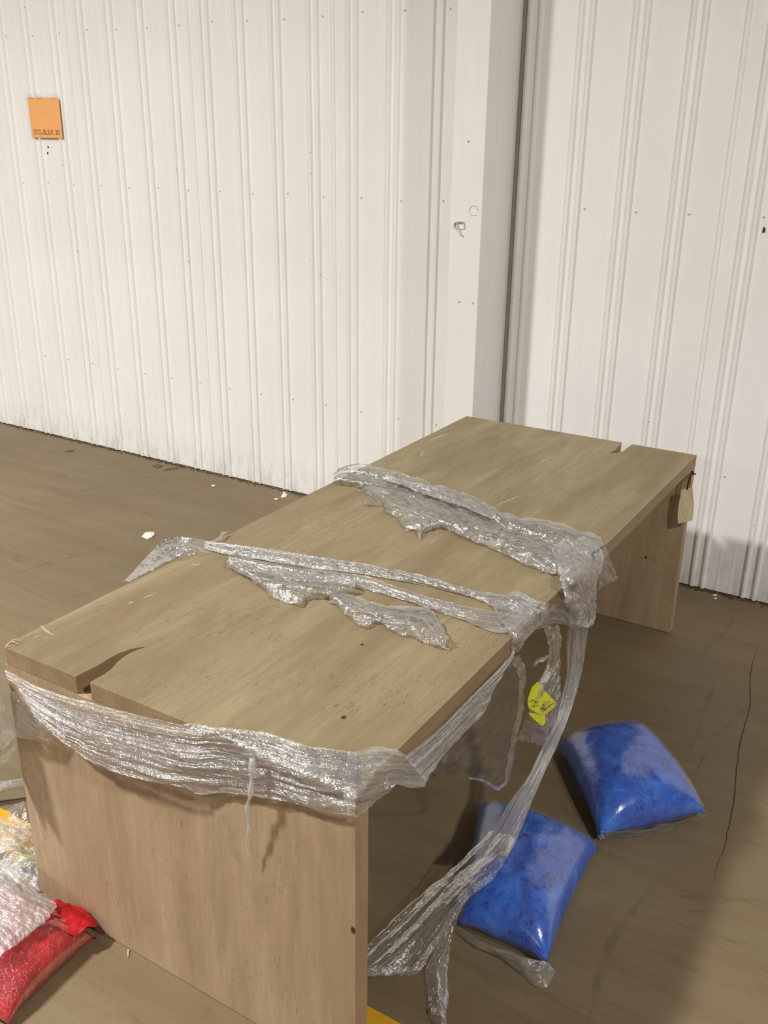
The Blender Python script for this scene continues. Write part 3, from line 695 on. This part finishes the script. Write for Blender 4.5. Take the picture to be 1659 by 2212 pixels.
sheet('fan', [[zat(*p, z) for p, z in r] for r in FAN], 90, 60, FILM_THIN, st, .006, 3, 34, .003, 22, 52.4, 0, .004, .003)
sheet('fan_layer', [[zat(p[0] + 8, p[1] + 4, z + .004) for p, z in FAN[1]], [zat(p[0] + 4, p[1] + 2, z + .006) for p, z in FAN[2]], [zat(*p, z + .006) for p, z in FAN[3]]], 70, 30, FILM_CLEAR, st, .006, 3, 40, .003, 24, 53.1, 0, 0, .003)
sheet('fan_hem', [[zat(*p, .014) for p in ((780, 2088), (830, 2090), (880, 2088), (905, 2086))], [zat(*p, .006) for p in ((780, 2106), (845, 2110), (888, 2098), (912, 2092))]], 50, 16, FILM, st, .004, 6, 70, .005, 34, 54.8, 0, 0, .003)
TAILL = [((1000, 1935), .130), ((968, 1990), .080), ((945, 2050), .040), ((925, 2095), .018), ((926, 2130), .010), ((930, 2186), .008), ((948, 2225), .006), ((960, 2260), .006)]
TAILR = [((1012, 1938), .134), ((985, 1985), .090), ((974, 2030), .055), ((968, 2070), .034), ((966, 2110), .022), ((968, 2157), .014), ((956, 2215), .010), ((975, 2262), .008)]
tl_, tr_ = [zat(*p, z) for p, z in TAILL], [zat(*p, z) for p, z in TAILR]
sheet('tail', [tl_, [(a + b) / 2 + Vector((0, 0, .012)) for a, b in zip(tl_, tr_)], tr_], 90, 26, FILM_THIN, st, .005, 3, 60, .004, 30, 55.5, 0, .003, .003)
sheet('tail_end', [[zat(928, 2180, .012), zat(945, 2178, .016), zat(962, 2186, .014)], [zat(932, 2190, .006), zat(948, 2196, .010), zat(960, 2200, .008)]], 20, 10, FILM_DENSE, st, .003, 20, 60, .004, 50, 56.2)

# ------------------------------------------------------------------ yellow sticker caught in the film
def poly_plate(name, px, axis, val, thick, mat, parent=None, n=None, origin=None, warp=.0, seed=0):
    """a thin plate whose outline is given in the plane axis=val"""
    P = [at(x, y, axis, val) for x, y in px]
    c = sum(P, Vector()) / len(P)
    d = Vector((0, 0, 0)); d[axis] = thick
    ins = [c + (p - c) * .5 for p in P]
    vs = []
    for lay in (0, 1):
        for ring in (P, ins, [c]):
            for p in ring:
                q = p + d * lay
                q[axis] += warp * noise.noise(p * 30 + Vector((seed, 0, 0)))
                vs.append(q)
    n = len(P); m = 2 * n + 1; fs = []
    for lay in (0, 1):
        o = lay * m
        for i in range(n):
            j = (i + 1) % n
            f = [[o + i, o + j, o + n + j, o + n + i], [o + n + i, o + n + j, o + 2 * n]]
            fs += [q if lay else q[::-1] for q in f]
    for i in range(n):
        j = (i + 1) % n; fs.append([i, m + i, m + j, j])
    return mesh_obj(name, vs, fs, mat, parent, False, origin)
M_STICK = mat_plain('yellow_sticker', srgb(226, 226, 20), .45, .4, 30, .12)
M_INK = mat_plain('dark_ink', srgb(74, 74, 20), .6, .3)
sk = empty('yellow_sticker', xat(1170, 1520, XS + .03)); tag(sk, 'bright yellow handwritten sticker caught in the film below the table edge', 'sticker')
XK = XS + .030
poly_plate('sticker_sheet', [(1161, 1472), (1174, 1488), (1187, 1503), (1197, 1514), (1205, 1523), (1191, 1534), (1177, 1545), (1160, 1540), (1143, 1531), (1141, 1520), (1139, 1511), (1150, 1484)], 0, XK, .0006, M_STICK, sk, warp=.004, seed=3)
poly_plate('sticker_fold', [(1140, 1540), (1158, 1541), (1176, 1545), (1178, 1561), (1172, 1569), (1156, 1556)], 0, XK + .006, .0006, M_STICK, sk, warp=.004, seed=5)
for st_px in (((1167, 1527), (1171, 1533), (1174, 1529), (1177, 1536)), ((1171, 1524), (1176, 1521), (1174, 1529), (1179, 1533), (1182, 1528)), ((1146, 1516), (1152, 1512), (1158, 1518), (1164, 1514)), ((1150, 1524), (1158, 1526), (1164, 1523)), ((1184, 1528), (1191, 1522), (1198, 1519))):
    v, f = tube_mesh([xat(x, y, XK + .0052) for x, y in st_px], .0009, 4, 16); mesh_obj('handwriting', v, f, M_INK, sk)

# ------------------------------------------------------------------ bags of shredded filling
def mat_fill(name, deep, mid, pale, crev=.95):
    t = NT(name); ob = t.coord()
    n1 = t.noise(ob, 14, 4, .6, .5); n2 = t.noise(ob, 62, 3, .6, 2.2)
    vo = t.n('ShaderNodeTexVoronoi'); vo.inputs['Scale'].default_value = 46; t.l(ob, vo.inputs['Vector'])
    c = t.ramp(n1, [(.3, deep), (.55, mid), (.8, pale)])
    cre = t.math('MULTIPLY', t.gray(n2, [(.56, 0), (.63, crev)]), t.gray(n1, [(.42, 1), (.62, .12)]))
    c = t.mix(cre, c, tuple(x * .22 for x in deep[:3]) + (1,))
    h = t.math('ADD', n1, t.math('MULTIPLY', n2, .35))
    t.principled(c, .65, .3, t.bump(h, .5, .006))
    return t.m
def mat_bag():
    """thin clear polythene: a faint milky veil with crisp highlights"""
    t = NT('clear_polythene'); ob = t.coord()
    cr = t.noise(ob, 30, 4, .6, 1.0); fi = t.noise(t.coord((160, 160, 160)), 1.0, 2, .5)
    nr = t.bump(fi, .12, .002, t.bump(cr, .16, .006))
    tr = t.n('ShaderNodeBsdfTransparent'); tr.inputs[0].default_value = (.97, .97, .97, 1)
    df = t.n('ShaderNodeBsdfDiffuse'); df.inputs[0].default_value = (.85, .86, .88, 1)
    m1 = t.n('ShaderNodeMixShader'); t.l(t.gray(cr, [(.35, .015), (.7, .07)]), m1.inputs[0]); t.l(tr.outputs[0], m1.inputs[1]); t.l(df.outputs[0], m1.inputs[2])
    gl = t.n('ShaderNodeBsdfGlossy'); gl.inputs['Roughness'].default_value = .20; t.l(nr, gl.inputs['Normal'])
    lw = t.n('ShaderNodeLayerWeight'); lw.inputs[0].default_value = .35; t.l(nr, lw.inputs['Normal'])
    fr = t.math('ADD', t.math('MULTIPLY', lw.outputs['Fresnel'], .16), .035)
    m2 = t.n('ShaderNodeMixShader'); t.l(fr, m2.inputs[0]); t.l(m1.outputs[0], m2.inputs[1]); t.l(gl.outputs[0], m2.inputs[2])
    t.l(m2.outputs[0], t.out.inputs[0]); return t.m
M_BAG = mat_bag()
M_BLUE = mat_fill('blue_filling', srgb(10, 68, 176), srgb(26, 98, 210), srgb(62, 138, 226))
M_RED = mat_fill('red_filling', srgb(138, 8, 14), srgb(176, 18, 26), srgb(204, 44, 48), .4)
def pillow(quad, height, n, puff=0.0, shrink=0.0, noise_amp=.004, seed=0, p=2.4, zbase=.002, edge_h=.35, bow=.06):
    """closed pillow over four floor corners (a, b, c, d in order); returns verts, faces"""
    a, b, c, d = [Vector((q[0], q[1], 0)) for q in quad]
    ctr = (a + b + c + d) / 4
    vs, fs = [], []
    idx = {}
    for lay in (1, 0):
        for i in range(n + 1):
            for j in range(n + 1):
                if lay == 0 and (i in (0, n) or j in (0, n)):
                    idx[lay, i, j] = idx[1, i, j]; continue
                s, t = i / n, j / n
                S, Tt = 2 * s - 1, 2 * t - 1
                base = (a * (1 - s) + b * s) * (1 - t) + (d * (1 - s) + c * s) * t
                # mid-edges drawn in, corners left as points
                k = 1 - bow * (abs(S) ** 6 * (1 - Tt ** 2) + abs(Tt) ** 6 * (1 - S ** 2)) - shrink
                base = ctr + (base - ctr) * k
                prof = max(0.0, (1 - abs(S) ** p)) ** .55 * max(0.0, (1 - abs(Tt) ** p)) ** .55
                mid = height * edge_h * (1 - .55 * (abs(S) * abs(Tt)) ** 3)
                nz = noise_amp * (noise.noise(Vector((base.x * 24, base.y * 24, seed))) + .6 * noise.noise(Vector((base.x * 62, base.y * 62, seed + 3))) )
                z = mid + (height - mid) * prof + nz * (.3 + prof) + puff if lay else max(zbase, mid * (1 - prof * 2.2) + zbase - puff)
                idx[lay, i, j] = len(vs); vs.append(Vector((base.x, base.y, z)))
    for lay in (1, 0):
        for i in range(n):
            for j in range(n):
                q = [idx[lay, i, j], idx[lay, i + 1, j], idx[lay, i + 1, j + 1], idx[lay, i, j + 1]]
                fs.append(q if lay else q[::-1])
    return vs, fs
def bag(label, quad, height, flaps, seed, mat, cat='bag', name='filled_bag', group=None, film_mat=None, flap_mat=None, slack=.035):
    c = sum((Vector((q[0], q[1], 0)) for q in quad), Vector()) / 4
    o = empty(name, c); tag(o, label, cat, group)
    v, f = pillow(quad, height, 44, 0, slack, .006, seed); mesh_obj('filling', v, f, mat, o, True)
    v, f = pillow(quad, height + .009, 40, .003, 0.0, .0018, seed, p=2.6); film = mesh_obj('plastic_bag', v, f, film_mat or M_BAG, o, True, None, [(p.x * .7 + p.y * .7, p.x * .7 - p.y * .7) for p in v])
    for k, rails in enumerate(flaps):
        sheet('bag_flap', rails, 40, 22, flap_mat or FILM_FLAP, film, .004, 8, 40, .005, 30, seed + k, 0, .004, .002)
    return o
FILM_FLAP = mat_film('bag_flap_film', .05, .22, streak=(6, 20), gloss=.4, bump=.5)
def q2(px, z): return [tuple(zat(x, y, z)[:2]) for x, y in px]
B1H, B2H = .135, .150
b1 = [(1034, 1716), (1302, 1814), (1184, 2080), (982, 1992)]
b1q = q2(b1[:2], .045) + q2(b1[2:], .04)
bag('clear bag of blue shredded filling under the film strand, nearer the table leg', b1q, B1H,
    [[[zat(984, 1990, .035), zat(1040, 2030, .045), zat(1090, 2050, .045), zat(1140, 2070, .042), zat(1186, 2078, .035)],
      [zat(990, 2004, .012), zat(1040, 2046, .012), zat(1088, 2066, .008), zat(1132, 2104, .006), zat(1176, 2134, .008), zat(1196, 2100, .012)]],
     [[zat(1290, 1806, .045), zat(1296, 1816, .04)], [zat(1302, 1806, .045), zat(1304, 1814, .04)]]], 61, M_BLUE)
b2 = [(1200, 1592), (1388, 1560), (1534, 1750), (1294, 1806)]
b2q = q2(b2[:2], .055) + q2(b2[2:], .045)
bag('clear bag of blue shredded filling lying furthest from the table, on open floor', b2q, B2H,
    [[[zat(1296, 1792, .05), zat(1380, 1788, .05), zat(1460, 1770, .05), zat(1524, 1750, .045)],
      [zat(1298, 1808, .02), zat(1380, 1800, .012), zat(1460, 1782, .012), zat(1532, 1756, .02)]]], 73, M_BLUE)

# --- red bag and the heap of film at the near left foot of the table
rq = [(-.13, -.045), (.244, -.026), (.268, -.31), (-.10, -.40)]
bag('clear bag of red shredded filling against the foot of the near table leg', rq, .105,
    [[[Vector((.08, -.13, .100)), Vector((.16, -.115, .098)), Vector((.232, -.085, .064))], [Vector((.10, -.050, .078)), Vector((.18, -.044, .074)), Vector((.244, -.036, .056))], [Vector((.125, -.012, .046)), Vector((.20, -.010, .052)), Vector((.256, -.012, .012))]]], 85, M_RED, film_mat=mat_film('red_bag_film', .004, .05, streak=(9, 22), gloss=.30, bump=.7, spark=.12, crumple=(34, 9)), flap_mat=M_RED, slack=.008)
FILM_HEAP = mat_film('heaped_film', .22, .62, streak=(6, 30), gloss=.6, bump=.7, spark=.16)
fh = empty('film_heap', (-.2, .1, 0)); tag(fh, 'heap of crumpled clear film on the floor at the left foot of the table', 'plastic wrap')
sheet('film_over_bag', [[zat(-60, 1838, .13), zat(0, 1862, .12), zat(48, 1900, .10), zat(86, 1930, .075), zat(112, 1952, .06)],
                        [zat(-60, 1900, .15), zat(0, 1925, .145), zat(40, 1945, .135), zat(80, 1958, .115), zat(120, 1962, .095)],
                        [zat(-60, 1990, .14), zat(-10, 2000, .135), zat(30, 2002, .13), zat(70, 1998, .122), zat(110, 1976, .110)],
                        [zat(-60, 2100, .118), zat(-20, 2085, .118), zat(10, 2062, .118), zat(40, 2035, .116), zat(74, 2004, .112)]], 70, 70, FILM_HEAP, fh, .003, 3, 50, .005, 30, 91.3, 0, .004, .004)
sheet('film_mound', [[zat(-60, 1756, .03), zat(0, 1772, .03), zat(30, 1776, .035), zat(70, 1790, .03), zat(110, 1800, .02)],
                     [zat(-60, 1800, .07), zat(0, 1806, .075), zat(40, 1816, .07), zat(80, 1830, .05), zat(110, 1836, .03)],
                     [zat(-60, 1850, .05), zat(0, 1850, .055), zat(40, 1866, .05), zat(80, 1890, .03), zat(120, 1900, .02)],
                     [zat(-60, 1900, .03), zat(0, 1900, .03), zat(40, 1908, .02), zat(86, 1926, .012), zat(120, 1930, .01)]], 60, 60, FILM_HEAP, fh, .006, 8, 26, .010, 22, 92.8, 0, .004, .004)
sheet('film_ridge', [[zat(-60, 1838, .085), zat(0, 1826, .09), zat(30, 1824, .085), zat(60, 1832, .07), zat(80, 1850, .05)], [zat(-60, 1850, .08), zat(0, 1842, .08), zat(30, 1838, .075), zat(60, 1846, .06), zat(76, 1862, .045)]], 40, 14, FILM_DENSE, fh, .006, 8, 50, .006, 36, 93.9)
L_ = [zat(-70, 1706, .05), zat(-30, 1694, .055), zat(0, 1688, .06), zat(26, 1684, .06), zat(60, 1682, .05), zat(100, 1690, .04)]
R_ = [zat(-70, 1736, .05), zat(-30, 1722, .055), zat(0, 1713, .06), zat(26, 1706, .06), zat(60, 1706, .05), zat(100, 1716, .04)]
rope('film_twist', L_, R_, 60, 20, FILM_DENSE, fh, .5, 8, 94.4, .3)
sheet('film_fold', [[zat(14, 1752, .01), zat(36, 1738, .03), zat(54, 1730, .05)], [zat(20, 1772, .01), zat(50, 1790, .01), zat(64, 1788, .01)]], 24, 24, FILM_THIN, fh, .004, 10, 40, .004, 36, 95.2)
ol = empty('sticker_scrap', zat(52, 1850, .05)); tag(ol, 'olive yellow label showing through the film heap left of the table', 'sticker')
poly_plate('label_sheet', [(24, 1850), (40, 1836), (62, 1832), (78, 1846), (76, 1862), (56, 1872), (36, 1872)], 2, .030, .0006, mat_plain('olive_label', srgb(180, 170, 50), .5, .3, 30, .2), ol, warp=.006, seed=9)

# ------------------------------------------------------------------ tag on the far corner
M_CARD = mat_plain('buff_card', srgb(238, 220, 178), .75, .2, 70, .10)
M_STRING = mat_plain('black_string', srgb(30, 24, 18), .8, .2)
ht = empty('hang_tag', at(1484, 1058, 1, 2.325)); tag(ht, 'buff cardboard tag hanging on a black string at the far right table corner', 'tag')
poly_plate('card', [(1472, 1058), (1484, 1055), (1496, 1052), (1499, 1090), (1496, 1124), (1480, 1128), (1464, 1131), (1464, 1110), (1466, 1090)], 1, 2.325, .0009, M_CARD, ht, warp=.002, seed=2)
v, f = tube_mesh([at(1497, 1022, 0, TW + .003), at(1493, 1026, 0, TW + .004), at(1489, 1034, 1, 2.325), at(1486, 1046, 1, 2.324), at(1484, 1058, 1, 2.324)], .0022, 6, 24); mesh_obj('string', v, f, M_STRING, ht)
v, f = tube_mesh([at(1496, 1018, 0, TW + .003), at(1498, 1023, 0, TW + .005), at(1502, 1024, 0, TW + .003)], .0030, 6, 12); mesh_obj('string_knot', v, f, M_STRING, ht)
v, f = tube_mesh([at(1492, 1026, 0, TW + .003), at(1491, 1040, 1, 2.33), at(1490, 1052, 1, 2.326)], .0014, 5, 12); mesh_obj('string', v, f, M_STRING, ht)

# ------------------------------------------------------------------ orange notice on the wall
YS = YW - .0135
M_ORANGE = mat_plain('orange_paper', srgb(255, 188, 116), .6, .3, 12, .05, .05)
M_PRINT = mat_plain('brown_print', srgb(150, 84, 40), .7, .2)
sg = empty('wall_notice', (-3.04, YS, 1.98)); tag(sg, 'orange paper notice in a clear sleeve taped to the ribbed wall', 'sign')
def rect(name, x0, x1, z0, z1, y, mat, parent, th=.0008, skew=0):
    bm = bmesh.new(); bm_box(bm, (x0, y, z0), (x1, y + th, z1))
    o = bm_obj(name, bm, mat, parent); return o
rect('paper', -3.172, -2.908, 1.872, 2.088, YS, M_ORANGE, sg)
cu = bpy.data.curves.new('lettering', 'FONT'); cu.body = 'STG-BULK 20'; cu.size = .0370; cu.align_x = 'CENTER'; cu.extrude = .0003; cu.space_character = .96
cu.materials.append(M_PRINT)
_tmp = bpy.data.objects.new('lettering_curve', cu); COL.objects.link(_tmp)
_me = bpy.data.meshes.new_from_object(_tmp.evaluated_get(bpy.context.evaluated_depsgraph_get())); bpy.data.objects.remove(_tmp)
to = bpy.data.objects.new('lettering', _me); COL.objects.link(to); to.parent = sg; to.location = Vector((-3.04, YS - .0006, 1.888)) - Vector(sg.location); to.rotation_euler = (math.pi / 2, 0, 0); to.scale = (1.08, 1.1, 1)
sheet('clear_sleeve', [[Vector((-3.19, YS - .002, 2.118)), Vector((-2.90, YS - .002, 2.112))], [Vector((-3.185, YS - .002, 1.866)), Vector((-2.90, YS - .002, 1.862))]], 20, 20, mat_film('sleeve_film', .02, .07, streak=(6, 10), gloss=.3, bump=.15), sg, .0004, 3, 10, .0006, 10, 3.3)
M_TAPE = mat_film('tape_film', .3, .7, streak=(10, 30), gloss=.9, rough=.2, bump=.4)
for (x0, x1, z0, z1) in ((-3.085, -3.045, 2.085, 2.104), (-2.965, -2.93, 2.084, 2.092), (-3.165, -3.12, 2.086, 2.098)):
    sheet('tape', [[Vector((x0, YS - .004, z1)), Vector((x1, YS - .004, z1 - .004))], [Vector((x0 - .004, YS - .003, z0)), Vector((x1 + .006, YS - .003, z0))]], 10, 8, M_TAPE, sg, .001, 20, 60, .001, 60, x0)
# specks and a nick on the wall
M_SPECK = mat_plain('dark_speck', srgb(58, 50, 40), .8, .1)
for px in ((104, 318), (103, 331)):
    p = at(px[0], px[1], 1, YW - .001); bm = bmesh.new(); bmesh.ops.create_uvsphere(bm, u_segments=8, v_segments=5, radius=.007)
    for vv in bm.verts: vv.co = Vector((vv.co.x, vv.co.y * .3, vv.co.z)) + p
    bm_obj('speck', bm, M_SPECK, wl, True)
p = at(1651, 496, 1, YW - .002)
mesh_obj('dent_hole', [p + Vector(q) for q in ((-.004, -.002, .012), (.004, -.002, .004), (.003, -.002, -.010), (-.006, -.002, -.012), (-.002, -.002, -.002))], [[0, 1, 4], [1, 2, 4], [2, 3, 4], [3, 0, 4]], M_SPECK, wr)

# ------------------------------------------------------------------ litter on the floor
M_PAPER = mat_plain('white_scrap', srgb(222, 216, 206), .6, .4, 40, .05)
M_CHIP = mat_plain('bark_chip', srgb(110, 88, 58), .9, .1, 60, .3)
def scrap(name, label, cat, px, h, mat, seed, curl=.006):
    P = [zat(x, y, .0015) for x, y in px]; c = sum(P, Vector()) / len(P)
    n = len(P); vs = []
    for p in P: vs.append(p + Vector((0, 0, abs(noise.noise(p * 40 + Vector((seed, 0, 0)))) * curl + .0005)))
    vs.append(c + Vector((0, 0, h)))
    for p in P: vs.append(p + Vector((0, 0, .0002)))
    fs = [[i, (i + 1) % n, n] for i in range(n)] + [[i, n + 1 + i, n + 1 + (i + 1) % n, (i + 1) % n] for i in range(n)]
    fs.append([n + 1 + i for i in range(n)][::-1])
    o = mesh_obj(name, vs, fs, mat, None, False, (c.x, c.y, 0)); tag(o, label, cat); return o
scrap('paper_scrap', 'white paper scrap on the floor left of the middle film band', 'scrap', ((306, 1160), (314, 1152), (324, 1149), (333, 1150), (334, 1156), (328, 1162), (318, 1165)), .012, M_PAPER, 1, .016)
scrap('paper_scrap', 'small white triangular scrap near the wall, beside the table edge', 'scrap', ((606, 1075), (613, 1064), (621, 1068), (618, 1074)), .010, M_PAPER, 2, .018)
scrap('paper_scrap', 'tiny pale flake beside the triangular scrap by the wall', 'scrap', ((591, 1078), (597, 1076), (602, 1078), (596, 1081)), .004, M_PAPER, 3)
scrap('paper_scrap', 'tiny white flake on the floor in front of the left wall', 'scrap', ((456, 1049), (461, 1047), (466, 1049), (461, 1052)), .005, M_PAPER, 4)
scrap('paper_scrap', 'small white flake by the right wall beyond the far table leg', 'scrap', ((1538, 1286), (1544, 1283), (1550, 1285), (1545, 1289)), .006, M_PAPER, 5)
scrap('paper_scrap', 'pale fleck lower of two by the right wall foot', 'scrap', ((1541, 1293), (1545, 1291), (1550, 1292), (1546, 1295)), .003, M_PAPER, 6)
scrap('wood_splinter', 'cream splinter on the floor before the near table leg', 'splinter', ((275, 2052), (280, 2051), (279, 2062), (276, 2071)), .004, M_SPLINTER, 7)
scrap('bark_chip', 'straight brown chip on the floor by the left wall', 'chip', ((353, 1016), (370, 1011), (386, 1011), (372, 1015)), .006, M_CHIP, 8)
scrap('bark_chip', 'curled brown chip left of the straight chip by the wall', 'chip', ((329, 1007), (340, 1003), (352, 1006), (341, 1011)), .010, M_CHIP, 9)
scrap('dry_leaf', 'pale grey leaf scrap leaning on the foot of the left wall', 'leaf', ((404, 992), (412, 996), (424, 1003), (440, 1012), (428, 1012), (414, 1004)), .020, mat_plain('dry_leaf', srgb(172, 160, 136), .8, .1), 10, .03)
scrap('bark_chip', 'thin brown sliver on the left floor away from the wall', 'chip', ((139, 975), (150, 972), (160, 973), (150, 977)), .004, M_CHIP, 11)
